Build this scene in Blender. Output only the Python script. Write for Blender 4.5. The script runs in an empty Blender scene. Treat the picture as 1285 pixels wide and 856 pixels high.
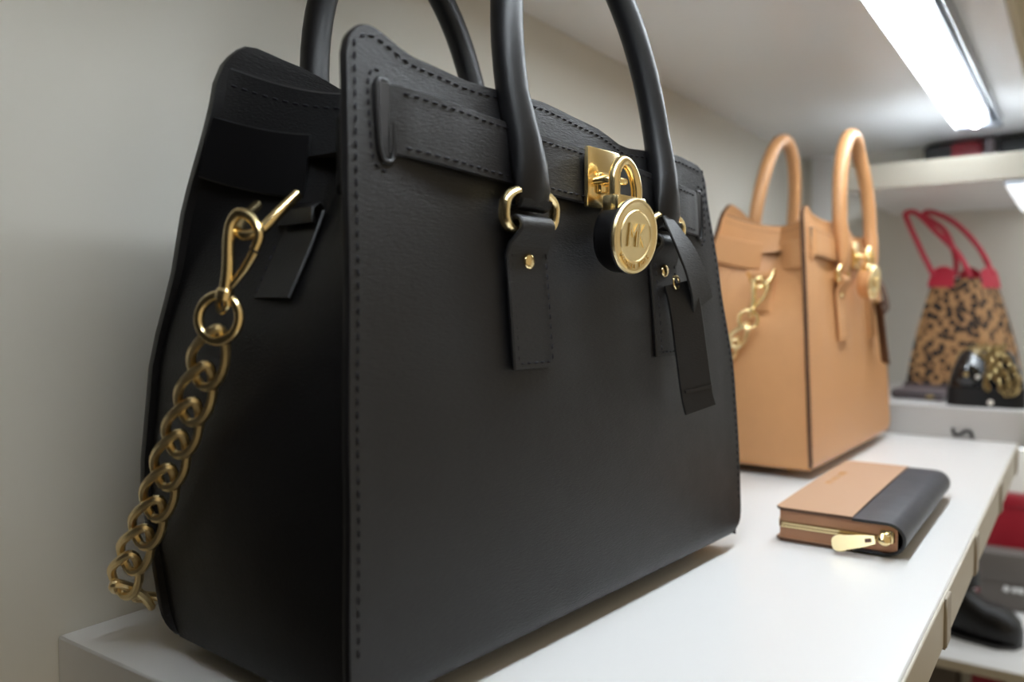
import bpy, bmesh, math, random
from mathutils import Vector, Matrix, Euler
random.seed(4)
scene = bpy.context.scene
col = scene.collection
PI = math.pi

# ------------------------------------------------------------------ camera
cd = bpy.data.cameras.new('camera')
cam = bpy.data.objects.new('camera', cd); col.objects.link(cam)
cam.location = (.4582, -.2211, .18)
cam.rotation_euler = (math.radians(90 - 2.335), 0, math.radians(34.876))
cd.sensor_width = 36; cd.lens = 1030 / 1285 * 36
cd.clip_start = .01
cd.dof.use_dof = True; cd.dof.focus_distance = .47; cd.dof.aperture_fstop = 5.0
scene.camera = cam

# ------------------------------------------------------------------ light
world = bpy.data.worlds.new('shop_interior'); scene.world = world
world.use_nodes = True
bg = world.node_tree.nodes['Background']
bg.inputs[0].default_value = (1.0, .82, .54, 1)
bg.inputs[1].default_value = .42
TUBE_POWER = 38.5
PANEL_POWER = 1.05
scene.view_settings.view_transform = 'Standard'
scene.view_settings.look = 'None'
scene.view_settings.gamma = 1
scene.view_settings.use_curve_mapping = False
scene.view_settings.exposure = 0.0

# ------------------------------------------------------------------ materials
def new_mat(name):
    m = bpy.data.materials.new(name); m.use_nodes = True
    nt = m.node_tree
    return m, nt, nt.nodes['Principled BSDF']
def plain(name, c, rough=.5, metal=0, spec=.5, noise=0, nscale=40, bump=0, bscale=300, coat=0):
    m, nt, p = new_mat(name)
    p.inputs['Base Color'].default_value = (*c, 1)
    p.inputs['Roughness'].default_value = rough
    p.inputs['Metallic'].default_value = metal
    p.inputs['Specular IOR Level'].default_value = spec
    p.inputs['Coat Weight'].default_value = coat
    tc = nt.nodes.new('ShaderNodeTexCoord')
    if noise:
        n = nt.nodes.new('ShaderNodeTexNoise'); n.inputs['Scale'].default_value = nscale
        n.inputs['Detail'].default_value = 4
        nt.links.new(tc.outputs['Object'], n.inputs['Vector'])
        r = nt.nodes.new('ShaderNodeMix'); r.data_type = 'RGBA'
        r.inputs[6].default_value = (*[x * (1 - noise) for x in c], 1)
        r.inputs[7].default_value = (*[min(1, x * (1 + noise)) for x in c], 1)
        nt.links.new(n.outputs['Fac'], r.inputs[0]); nt.links.new(r.outputs[2], p.inputs['Base Color'])
    if bump:
        n = nt.nodes.new('ShaderNodeTexNoise'); n.inputs['Scale'].default_value = bscale
        n.inputs['Detail'].default_value = 3
        nt.links.new(tc.outputs['Object'], n.inputs['Vector'])
        b = nt.nodes.new('ShaderNodeBump'); b.inputs['Strength'].default_value = bump
        b.inputs['Distance'].default_value = .0006
        nt.links.new(n.outputs['Fac'], b.inputs['Height']); nt.links.new(b.outputs[0], p.inputs['Normal'])
    return m
def saffiano(name, c, rough=.42, spec=.5, strength=.5, sheen=0, mottle=.08):
    """cross-hatched embossed leather"""
    m, nt, p = new_mat(name)
    L = nt.links.new
    p.inputs['Specular IOR Level'].default_value = spec
    if sheen:
        p.inputs['Sheen Weight'].default_value = sheen
        p.inputs['Sheen Roughness'].default_value = .5
    tc = nt.nodes.new('ShaderNodeTexCoord')
    hs = []
    for ang in (.75, -.75):
        mp = nt.nodes.new('ShaderNodeMapping')
        mp.inputs['Rotation'].default_value = (0, ang, .2)
        mp.inputs['Scale'].default_value = (260, 700, 1500)
        L(tc.outputs['Object'], mp.inputs[0])
        n = nt.nodes.new('ShaderNodeTexNoise'); n.inputs['Scale'].default_value = 1
        n.inputs['Detail'].default_value = 2
        L(mp.outputs[0], n.inputs['Vector']); hs.append(n)
    mx = nt.nodes.new('ShaderNodeMath'); mx.operation = 'MAXIMUM'
    L(hs[0].outputs['Fac'], mx.inputs[0]); L(hs[1].outputs['Fac'], mx.inputs[1])
    b = nt.nodes.new('ShaderNodeBump'); b.inputs['Strength'].default_value = strength
    b.inputs['Distance'].default_value = .0004
    L(mx.outputs[0], b.inputs['Height']); L(b.outputs[0], p.inputs['Normal'])
    n = nt.nodes.new('ShaderNodeTexNoise'); n.inputs['Scale'].default_value = 55; n.inputs['Detail'].default_value = 5
    L(tc.outputs['Object'], n.inputs['Vector'])
    r = nt.nodes.new('ShaderNodeMix'); r.data_type = 'RGBA'
    r.inputs[6].default_value = (*[x * (1 - mottle) for x in c], 1)
    r.inputs[7].default_value = (*[min(1, x * (1 + mottle)) for x in c], 1)
    L(n.outputs['Fac'], r.inputs[0]); L(r.outputs[2], p.inputs['Base Color'])
    mr = nt.nodes.new('ShaderNodeMapRange')
    mr.inputs[3].default_value = rough - .05; mr.inputs[4].default_value = rough + .07
    L(n.outputs['Fac'], mr.inputs[0]); L(mr.outputs[0], p.inputs['Roughness'])
    return m
def leopard(name):
    m, nt, p = new_mat(name); L = nt.links.new
    tc = nt.nodes.new('ShaderNodeTexCoord')
    nz = nt.nodes.new('ShaderNodeTexNoise'); nz.inputs['Scale'].default_value = 60
    L(tc.outputs['Object'], nz.inputs['Vector'])
    ad = nt.nodes.new('ShaderNodeVectorMath'); ad.operation = 'SCALE'; ad.inputs[3].default_value = .012
    L(nz.outputs['Color'], ad.inputs[0])
    sm = nt.nodes.new('ShaderNodeVectorMath'); L(tc.outputs['Object'], sm.inputs[0]); L(ad.outputs[0], sm.inputs[1])
    v = nt.nodes.new('ShaderNodeTexVoronoi'); v.inputs['Scale'].default_value = 92
    L(sm.outputs[0], v.inputs['Vector'])
    r = nt.nodes.new('ShaderNodeValToRGB')
    e = r.color_ramp.elements
    e[0].position = .0; e[0].color = (.06, .026, .012, 1)
    e[1].position = 1.0; e[1].color = (.50, .29, .13, 1)
    x = e.new(.14); x.color = (.016, .010, .008, 1)
    x = e.new(.43); x.color = (.016, .010, .008, 1)
    x = e.new(.52); x.color = (.42, .22, .09, 1)
    L(v.outputs['Distance'], r.inputs[0]); L(r.outputs[0], p.inputs['Base Color'])
    p.inputs['Roughness'].default_value = .6
    return m
def emit(name, c, s):
    m, nt, p = new_mat(name)
    p.inputs['Base Color'].default_value = (.9, .9, .9, 1)
    p.inputs['Emission Color'].default_value = (*c, 1)
    p.inputs['Emission Strength'].default_value = s
    return m

M = {}
M['wall'] = plain('painted_wall', (.68, .66, .60), .85, noise=.02, nscale=6, bump=.05, bscale=120)
M['shelf'] = plain('white_laminate', (.83, .83, .83), .32, noise=.012, nscale=12)
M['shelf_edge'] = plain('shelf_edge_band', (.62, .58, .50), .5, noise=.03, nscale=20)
M['mark'] = plain('taupe_mark', (.44, .39, .32), .5)  # tone of the invented pieces on the shelf edge
M['floor'] = plain('shop_floor', (.35, .32, .28), .5, noise=.1, nscale=4)
M['alu'] = plain('brushed_aluminium', (.40, .42, .45), .3, metal=1)
M['black_leather'] = saffiano('black_saffiano', (.0032, .0032, .0044), .49, .52, .8)
M['black_smooth'] = plain('black_smooth_leather', (.005, .005, .006), .40, spec=.35, noise=.1, bump=.08, bscale=500)
M['black_edge'] = plain('black_edge_paint', (.012, .012, .014), .35)
M['black_thread'] = plain('navy_black_thread', (.004, .004, .010), .8)
M['tan_leather'] = saffiano('tan_saffiano', (.63, .325, .142), .45, .4, .25, mottle=.05)
M['tan_smooth'] = plain('tan_smooth_leather', (.60, .305, .13), .4, noise=.05, bump=.05, bscale=400)
M['tan_edge'] = plain('brown_edge_paint', (.09, .04, .02), .5)
M['tan_thread'] = plain('tan_thread', (.42, .22, .10), .8)
M['gold'] = plain('polished_gold', (.98, .78, .42), .22, metal=1, noise=.03, nscale=80)
M['gold_brushed'] = plain('brushed_gold', (.96, .78, .44), .34, metal=1, noise=.05, nscale=200)
M['lining'] = plain('dark_lining', (.03, .028, .028), .8)
M['navy'] = saffiano('navy_black_saffiano', (.020, .022, .032), .42, .5, .4)
M['wallet_tan'] = saffiano('wallet_tan_saffiano', (.50, .30, .185), .5, .4, .2, mottle=.04)
M['wallet_side'] = plain('wallet_gusset_leather', (.46, .23, .125), .5, noise=.06, nscale=90)
M['zip_tape'] = plain('zip_tape', (.22, .12, .05), .8)
M['leopard'] = leopard('leopard_print')
M['red'] = plain('red_leather', (.52, .016, .05), .35, noise=.05)
M['deep_red'] = plain('deep_red_leather', (.26, .008, .018), .4, noise=.08)
M['dark_red'] = plain('dark_red_leather', (.16, .006, .012), .4, noise=.08)
M['mauve'] = plain('mauve_grey_leather', (.13, .105, .115), .45, noise=.08)
M['grey_leather'] = plain('warm_grey_leather', (.115, .10, .09), .5, noise=.08)
M['patent'] = plain('black_patent', (.008, .008, .010), .14, noise=.05, coat=.4)
M['pearl'] = plain('pearl_stud', (.8, .78, .72), .25)
M['white_print'] = plain('white_print', (.75, .75, .75), .5)
M['brown'] = plain('brown_leather', (.13, .06, .03), .5, noise=.1)
M['pink'] = plain('pink_red_leather', (.34, .03, .06), .4, noise=.1)
M['antique'] = plain('antique_gold_chain', (.40, .30, .14), .35, metal=1)

# ------------------------------------------------------------------ mesh helpers
class MB:
    def __init__(s): s.v = []; s.f = []; s.mi = []
    def add(s, vs, fs, mi=0):
        o = len(s.v); s.v += [tuple(x) for x in vs]
        for f in fs: s.f.append(tuple(i + o for i in f)); s.mi.append(mi)
        return s
    def obj(s, name, mat, parent=None, smooth=40, label=None, cat=None, group=None, kind=None, loc=None, rot=None):
        me = bpy.data.meshes.new(name); me.from_pydata(s.v, [], s.f)
        mats = mat if isinstance(mat, (list, tuple)) else [mat]
        for m in mats: me.materials.append(m)
        me.polygons.foreach_set('material_index', s.mi)
        bm = bmesh.new(); bm.from_mesh(me)
        bmesh.ops.recalc_face_normals(bm, faces=bm.faces); bm.to_mesh(me); bm.free()
        if smooth:
            me.shade_smooth(); me.set_sharp_from_angle(angle=math.radians(smooth))
        return link(name, me, parent, label, cat, group, kind, loc, rot)
def link(name, me, parent=None, label=None, cat=None, group=None, kind=None, loc=None, rot=None):
    o = bpy.data.objects.new(name, me); col.objects.link(o)
    if parent: o.parent = parent
    if loc is not None: o.location = loc
    if rot is not None: o.rotation_euler = rot
    tag(o, label, cat, group, kind)
    return o
def tag(o, label=None, cat=None, group=None, kind=None):
    if label: o['label'] = label
    if cat: o['category'] = cat
    if group: o['group'] = group
    if kind: o['kind'] = kind
    return o
def empty(name, loc, rz=0, s=1, **k):
    o = bpy.data.objects.new(name, None); col.objects.link(o); o.empty_display_size = .02
    o.location = loc; o.rotation_euler = (0, 0, rz); o.scale = (s, s, s)
    return tag(o, **k)

def box(mb, c, d, r=0, seg=2, rot=None, mi=0):
    bm = bmesh.new(); bmesh.ops.create_cube(bm, size=1)
    bmesh.ops.scale(bm, vec=d, verts=bm.verts)
    if r: bmesh.ops.bevel(bm, geom=bm.edges[:], offset=r, segments=seg, affect='EDGES', profile=.5)
    if rot is not None: bmesh.ops.transform(bm, matrix=Euler(rot).to_matrix().to_4x4(), verts=bm.verts)
    bm.verts.index_update()
    mb.add([Vector(v.co) + Vector(c) for v in bm.verts], [[v.index for v in f.verts] for f in bm.faces], mi)
    bm.free(); return mb
def V(*a): return Vector(a)
def catmull(pts, n, closed=False):
    P = [Vector(p) for p in pts]; out = []
    m = len(P); rng = m if closed else m - 1
    for i in range(rng):
        if closed: a, b, c, d = P[(i - 1) % m], P[i], P[(i + 1) % m], P[(i + 2) % m]
        else:
            b, c = P[i], P[i + 1]; a = P[i - 1] if i else b * 2 - c; d = P[i + 2] if i + 2 < m else c * 2 - b
        for k in range(n):
            t = k / n
            out.append(.5 * (2 * b + (c - a) * t + (2 * a - 5 * b + 4 * c - d) * t * t + (3 * b - a - 3 * c + d) * t ** 3))
    if not closed: out.append(P[-1])
    return out
def interp(x, tab):
    if x <= tab[0][0]: return tab[0][1]
    for (x0, y0), (x1, y1) in zip(tab, tab[1:]):
        if x <= x1:
            t = (x - x0) / (x1 - x0); t = t * t * (3 - 2 * t) * .5 + t * .5
            return y0 + (y1 - y0) * t
    return tab[-1][1]
def frames(pts, closed=False, up=None):
    n = len(pts); T = []
    for i in range(n):
        if closed: t = pts[(i + 1) % n] - pts[i - 1]
        else: t = pts[min(i + 1, n - 1)] - pts[max(i - 1, 0)]
        T.append(t.normalized() if t.length else Vector((0, 0, 1)))
    u = Vector(up) if up else (Vector((0, 0, 1)) if abs(T[0].z) < .9 else Vector((1, 0, 0)))
    N = []
    for t in T:
        u = u - t * u.dot(t)
        if u.length < 1e-6: u = t.orthogonal()
        u.normalize(); N.append(u.copy())
    return T, N
def tube(mb, pts, r, n=10, closed=False, flat=None, up=None, mi=0, caps=True):
    """r scalar or list; flat: list/scalar ratio of the second axis"""
    pts = [Vector(p) for p in pts]; m = len(pts)
    T, N = frames(pts, closed, up)
    vs = []
    for i in range(m):
        ri = r[i] if isinstance(r, (list, tuple)) else r
        fi = (flat[i] if isinstance(flat, (list, tuple)) else flat) if flat else 1
        B = T[i].cross(N[i])
        for k in range(n):
            a = 2 * PI * k / n
            vs.append(pts[i] + N[i] * (math.cos(a) * ri) + B * (math.sin(a) * ri * fi))
    fs = []
    for i in range(m if closed else m - 1):
        j = (i + 1) % m
        for k in range(n):
            l = (k + 1) % n
            fs.append((i * n + k, i * n + l, j * n + l, j * n + k))
    if not closed and caps:
        fs.append(tuple(range(n))); fs.append(tuple((m - 1) * n + k for k in range(n)))
    mb.add(vs, fs, mi); return mb
def ribbon(mb, pts, wdir, w, th, mi=0, r=None):
    """leather strap: rounded rectangular section; wdir = width direction(s), w width(s)"""
    pts = [Vector(p) for p in pts]; m = len(pts)
    T, _ = frames(pts)
    r = r if r is not None else th * .3
    vs = []; ns = 8
    for i in range(m):
        W = Vector(wdir[i] if isinstance(wdir, list) else wdir); W = (W - T[i] * W.dot(T[i])).normalized()
        Nn = T[i].cross(W); wi = (w[i] if isinstance(w, list) else w) / 2
        h = th / 2
        for (a, b) in ((-wi + r, -h), (wi - r, -h), (wi, -h + r), (wi, h - r), (wi - r, h), (-wi + r, h), (-wi, h - r), (-wi, -h + r)):
            vs.append(pts[i] + W * a + Nn * b)
    fs = [(i * ns + k, i * ns + (k + 1) % ns, (i + 1) * ns + (k + 1) % ns, (i + 1) * ns + k) for i in range(m - 1) for k in range(ns)]
    fs += [tuple(range(ns)), tuple((m - 1) * ns + k for k in range(ns))]
    mb.add(vs, fs, mi); return mb
def slab(mb, fn, off, nu, nv, bulge=.0008, edge_mi=1):
    """sheet fn(s,v) with thickness vector off(P); edge faces get edge_mi"""
    G = [[Vector(fn(i / nu, j / nv)) for j in range(nv + 1)] for i in range(nu + 1)]
    idx = lambda i, j: i * (nv + 1) + j
    n = (nu + 1) * (nv + 1)
    A = [G[i][j] for i in range(nu + 1) for j in range(nv + 1)]
    Bk = [p + Vector(off(p)) for p in A]
    fs = []
    for i in range(nu):
        for j in range(nv):
            q = (idx(i, j), idx(i + 1, j), idx(i + 1, j + 1), idx(i, j + 1))
            fs.append(q); fs.append(tuple(n + k for k in reversed(q)))
    mb.add(A + Bk, fs, 0)
    ring = [(i, 0) for i in range(nu)] + [(nu, j) for j in range(nv)] + [(i, nv) for i in range(nu, 0, -1)] + [(0, j) for j in range(nv, 0, -1)]
    ev = []; 
    for (i, j) in ring:
        ii = min(max(i, 1), nu - 1); jj = min(max(j, 1), nv - 1)
        p = G[i][j]; q = p + Vector(off(p)); o = (p - G[ii][jj]); o = o.normalized() if o.length else o
        ev += [p, p * .5 + q * .5 + o * bulge, q]
    m = len(ring); ef = []
    for k in range(m):
        l = (k + 1) % m
        for c in range(2): ef.append((k * 3 + c, k * 3 + c + 1, l * 3 + c + 1, l * 3 + c))
    mb.add(ev, ef, edge_mi)
    return mb
def sheet(mb, fn, nu, nv, mi=0):
    vs = [fn(i / nu, j / nv) for i in range(nu + 1) for j in range(nv + 1)]
    fs = [(i * (nv + 1) + j, (i + 1) * (nv + 1) + j, (i + 1) * (nv + 1) + j + 1, i * (nv + 1) + j + 1) for i in range(nu) for j in range(nv)]
    mb.add(vs, fs, mi); return mb
def lathe(mb, prof, M4, n=32, mi=0):
    """profile (r, h) spun about local z of M4"""
    vs = []; m = len(prof)
    for k in range(n):
        a = 2 * PI * k / n
        for (r, h) in prof: vs.append(M4 @ Vector((r * math.cos(a), r * math.sin(a), h)))
    fs = [(k * m + i, ((k + 1) % n) * m + i, ((k + 1) % n) * m + i + 1, k * m + i + 1) for k in range(n) for i in range(m - 1)]
    mb.add(vs, fs, mi); return mb
def stitches(mb, pts, nrm, ln=.0036, gap=.0018, r=.0006, lift=.0003):
    """a row of thread stitches along a polyline lying on a surface"""
    pts = [Vector(p) for p in pts]
    seg = [0]
    for a, b in zip(pts, pts[1:]): seg.append(seg[-1] + (b - a).length)
    def at(d):
        for i in range(len(seg) - 1):
            if d <= seg[i + 1]:
                t = (d - seg[i]) / max(1e-9, seg[i + 1] - seg[i]); return pts[i].lerp(pts[i + 1], t)
        return pts[-1]
    d = gap / 2; N = Vector(nrm)
    while d + ln < seg[-1]:
        a, b = at(d), at(d + ln); t = (b - a).normalized(); w = t.cross(N).normalized(); n = w.cross(t)
        if n.dot(N) < 0: n = -n
        c = (a + b) / 2 + n * lift
        q1 = a * .75 + b * .25 + n * lift; q2 = a * .25 + b * .75 + n * lift
        vs = [a, q1 + w * r, q1 + n * r, q1 - w * r, q2 + w * r, q2 + n * r, q2 - w * r, b]
        mb.add(vs, [(0, 1, 2), (0, 2, 3), (1, 4, 5, 2), (2, 5, 6, 3), (7, 5, 4), (7, 6, 5)])
        d += ln + gap
def text_mesh(body, size, extrude, space=1.0):
    cu = bpy.data.curves.new('lettering', 'FONT'); cu.body = body; cu.size = size; cu.extrude = extrude
    cu.align_x = 'CENTER'; cu.align_y = 'CENTER'; cu.space_character = space; cu.resolution_u = 2
    o = bpy.data.objects.new('lettering', cu); col.objects.link(o)
    bpy.context.view_layer.update()
    dg = bpy.context.evaluated_depsgraph_get()
    me = bpy.data.meshes.new_from_object(o.evaluated_get(dg))
    vs = [Vector(v.co) for v in me.vertices]; fs = [tuple(p.vertices) for p in me.polygons]
    bpy.data.objects.remove(o); bpy.data.curves.remove(cu); bpy.data.meshes.remove(me)
    return vs, fs
def curb_link(L, Wd, r, tw, n=26, k=7, taper=.12):
    """one twisted oval link along local x"""
    mb = MB(); pts = []
    for i in range(n):
        a = 2 * PI * i / n
        x = math.cos(a) * L / 2; y = math.sin(a) * Wd / 2 * (1.0 + taper * math.cos(a))
        th = tw * x / (L / 2)
        pts.append(Vector((x, y * math.cos(th), y * math.sin(th))))
    tube(mb, pts, r, k, closed=True)
    return mb
def mesh_of(mb, name, mat):
    o = mb.obj(name, mat); me = o.data; bpy.data.objects.remove(o); return me
def place_links(me, name, path, pitch, parent, roll=0, roll_step=0, d0=0):
    """copies of one link mesh, one object each, threaded along a path"""
    pts = [Vector(p) for p in path]; seg = [0]
    for a, b in zip(pts, pts[1:]): seg.append(seg[-1] + (b - a).length)
    T, N = frames(pts)
    d = d0; k = 0
    while d < seg[-1]:
        for i in range(len(seg) - 1):
            if d <= seg[i + 1]: break
        t = (d - seg[i]) / max(1e-9, seg[i + 1] - seg[i])
        p = pts[i].lerp(pts[i + 1], t); tx = T[i].lerp(T[i + 1], t).normalized(); nz = N[i].lerp(N[i + 1], t)
        nz = (nz - tx * nz.dot(tx)).normalized(); ny = nz.cross(tx)
        mt = Matrix((tx, ny, nz)).transposed() @ Matrix.Rotation(roll + k * roll_step, 3, 'X')
        o = link(name, me, parent); o.location = p; o.rotation_euler = mt.to_euler()
        d += pitch; k += 1

# ------------------------------------------------------------------ the setting
def simple_box(name, lo, hi, mat, r=0, **k):
    mb = MB(); c = [(a + b) / 2 for a, b in zip(lo, hi)]; d = [b - a for a, b in zip(lo, hi)]
    box(mb, (0, 0, 0), d, r); return mb.obj(name, mat, loc=c, **k)
FAR = 1.43
M['charcoal'] = plain('added_wall_dark', (.025, .025, .027), .8, noise=.05, nscale=5)  # dark tone for the two added walls
simple_box('wall_front_added', (-.06, -.95, -.95), (1.0, -.90, 1.3), M['charcoal'], kind='structure')  # unseen wall behind the camera, added so the black bag's near side stays dark
simple_box('wall_side_added', (-.06, -.90, -.95), (0, -.055, 1.3), M['charcoal'], kind='structure')  # added dark stretch outside the view, darkens the reflection in the bag's side
simple_box('wall_left', (-.06, -.055, -.95), (0, FAR + .06, 1.3), M['wall'], kind='structure')
simple_box('wall_back', (0, FAR, -.95), (1.9, FAR + .06, 1.3), M['wall'], kind='structure')
simple_box('floor', (-.06, -1.2, -1.0), (1.9, FAR + .06, -.95), M['floor'], kind='structure')
simple_box('trim_1', (.02, FAR - .012, -.95), (.062, FAR, 1.3), M['shelf'], r=.002, kind='structure')

SF = .3915
def shelf(name, lo, hi, label, edge, marks=(), band=None):
    e = empty(name, (lo[0], lo[1], lo[2]), label=label, cat='shelf')
    mb = MB(); d = [b - a for a, b in zip(lo, hi)]
    if edge == 'x': d[0] -= .002
    else: d[1] -= .002
    off = V(0, .002, 0) if edge == 'y' else V(0, 0, 0)
    box(mb, V(*d) / 2 + off, d, .0012, 1); mb.obj('board', M['shelf'], e)
    mb = MB()
    if edge == 'x': box(mb, V(d[0] + .001, d[1] / 2, d[2] / 2), (.002, d[1], d[2]), .0006, 1)
    else: box(mb, V(d[0] / 2, .001, d[2] / 2), (d[0], .002, d[2]), .0006, 1)
    mb.obj('edge_band', band or M['shelf_edge'], e)
    for y in marks:  # invented thin pieces standing in for soft dark marks along the edge
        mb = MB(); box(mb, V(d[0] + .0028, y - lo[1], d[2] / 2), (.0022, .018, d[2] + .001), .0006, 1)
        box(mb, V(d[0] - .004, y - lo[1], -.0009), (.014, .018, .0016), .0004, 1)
        mb.obj('edge_mark', M['mark'], e)
    return e
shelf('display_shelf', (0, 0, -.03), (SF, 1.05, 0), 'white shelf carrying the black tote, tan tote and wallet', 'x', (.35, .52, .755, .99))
shelf('upper_shelf', (0, -.25, .469), (SF, FAR, .50), 'white overhead shelf with the strip light under it', 'x')
shelf('corner_shelf', (0, 1.05, -.003), (1.7, FAR, .042), 'white shelf on the far wall carrying the leopard tote', 'y', band=plain('grey_edge_band', (.46, .45, .435), .5, noise=.03))
shelf('corner_upper_shelf', (.165, 1.05, .35), (1.7, FAR, .385), 'white shelf on the far wall above the leopard tote', 'y', band=plain('beige_edge_band', (.36, .33, .27), .5, noise=.03))
shelf('corner_lower_shelf', (0, 1.05, -.324), (1.7, FAR, -.31), 'white low shelf on the far wall under the black boot', 'y')
shelf('corner_bottom_shelf', (0, 1.05, -.66), (1.7, FAR, -.63), 'lowest white shelf on the far wall', 'y')

# ------------------------------------------------------------------ strip lights
def strip_light(name, loc, rz, L, label, power):
    e = empty(name, loc, rz, label=label, cat='light')
    # local x = length, y = across (+y towards the wall), z down is negative; the tube sits inside a tray with lips
    mb = MB(); box(mb, V(L / 2, 0, -.0015), (L, .062, .003), .0008, 1)
    box(mb, V(L / 2, -.0298, -.0085), (L, .0016, .015), .0005, 1)
    mb.obj('housing', M['alu'], e)
    mb = MB(); box(mb, V(L / 2, .0302, -.0085), (L, .0012, .015), .0004, 1); mb.obj('lip', M['shelf'], e)
    mb = MB(); box(mb, V(L / 2, -.0215, -.0105), (L - .01, .0016, .005), .0005, 1); box(mb, V(L / 2, -.0255, -.006), (L - .01, .007, .003), .0005, 1); mb.obj('step_rail', M['alu'], e)
    for x in (.008, L - .008):
        mb = MB(); box(mb, V(x, 0, -.0085), (.016, .058, .013), .002, 2); mb.obj('end_cap', M['alu'], e)
    mb = MB()   # angled reflector beside the tube
    ribbon(mb, [(.02, -.0135, -.0075), (L - .02, -.0135, -.0075)], (0, 1, .75), .0130, .0010)
    mb.obj('reflector', M['alu'], e)
    mb = MB(); tube(mb, [(.016, .004, -.0095), (L - .016, .004, -.0095)], .0058, 16)
    mb.obj('lamp_tube', emit(name + '_tube_glow', (.87, .945, 1.0), power), e)
    mb = MB(); box(mb, V(L / 2 - .01, .0195, -.0045), (L - .05, .0185, .003), .001, 2)
    mb.obj('diffuser', emit(name + '_diffuser_glow', (.87, .945, 1.0), power * .6), e)
    return e
strip_light('strip_light', (.319, -.20, .469), PI / 2, 1.435, 'bright fluorescent strip light under the overhead shelf', TUBE_POWER)
def light_panel(loc, w, d, label, power):
    e = empty('light_panel', loc, label=label, cat='light')
    mb = MB(); box(mb, V(w / 2, d / 2, -.003), (w, d, .006), .001, 1); mb.obj('frame', M['alu'], e)
    mb = MB(); box(mb, V(w / 2, d / 2, -.0075), (w - .004, d - .006, .004), .001, 1); mb.obj('diffuser', emit('panel_glow', (.90, .955, 1.0), power), e)
light_panel((.366, 1.062, .35), 1.2, .35, 'bright flat light panel under the far upper shelf at the right edge', PANEL_POWER)
light_panel((.12, 1.075, -.003), 1.45, .33, 'light panel under the far shelf of the leopard tote, over the boot', PANEL_POWER * 1.5)

# ------------------------------------------------------------------ the handbag
Z0 = .010
TOP = [(0, .293), (.016, .299), (.03, .3015), (.056, .294), (.096, .290), (.148, .2915), (.193, .287), (.237, .280), (.27, .2815), (.30, .284), (.334, .281), (.36, .279)]
LEFT = [(.01, 0), (.03, .0013), (.11, .0061), (.208, .012), (.30, .016)]
RIGHT = [(.01, .373), (.075, .376), (.13, .3745), (.20, .358), (.264, .3425), (.30, .337)]
BACK = [(.01, .153), (.09, .167), (.14, .161), (.214, .139), (.29, .115), (.31, .109)]
LEFT_BACK = [(.01, 0), (.09, -.003), (.15, -.001), (.21, .004), (.30, .012)]
TOP_BACK = [(0, .305), (.03, .309), (.06, .306), (.10, .299), (.2, .284), (.3, .276), (.36, .272)]
def corner(d, r):   # inset of a rounded corner at distance d from the edge
    return 0 if d >= r else r - math.sqrt(max(0, r * r - (r - d) ** 2))
def bfront(a, z):
    v = (z - Z0) / .29; s = (a - .02) / .335
    b = .019 * v
    b -= .006 * math.sin(PI * min(1, max(0, s))) * math.sin(PI * min(1, max(0, v)) ** .8)
    # slack between the straps: shallow dents beside the handle tabs and under the lock
    for (ca, cz, ra, rz, h) in ((.085, .19, .022, .05, .0030), (.175, .185, .018, .045, .0035), (.225, .17, .03, .04, -.0015),
                                (.31, .20, .02, .05, .0030), (.06, .285, .03, .02, .002), (.235, .275, .02, .02, .0035)):
        b += h * math.exp(-((a - ca) / ra) ** 2 - ((z - cz) / rz) ** 2)
    return b
def bback(a, z):
    s = (a - .02) / .335
    return interp(z, BACK) + .004 * math.sin(PI * min(1, max(0, s)))
TH = .0045

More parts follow.
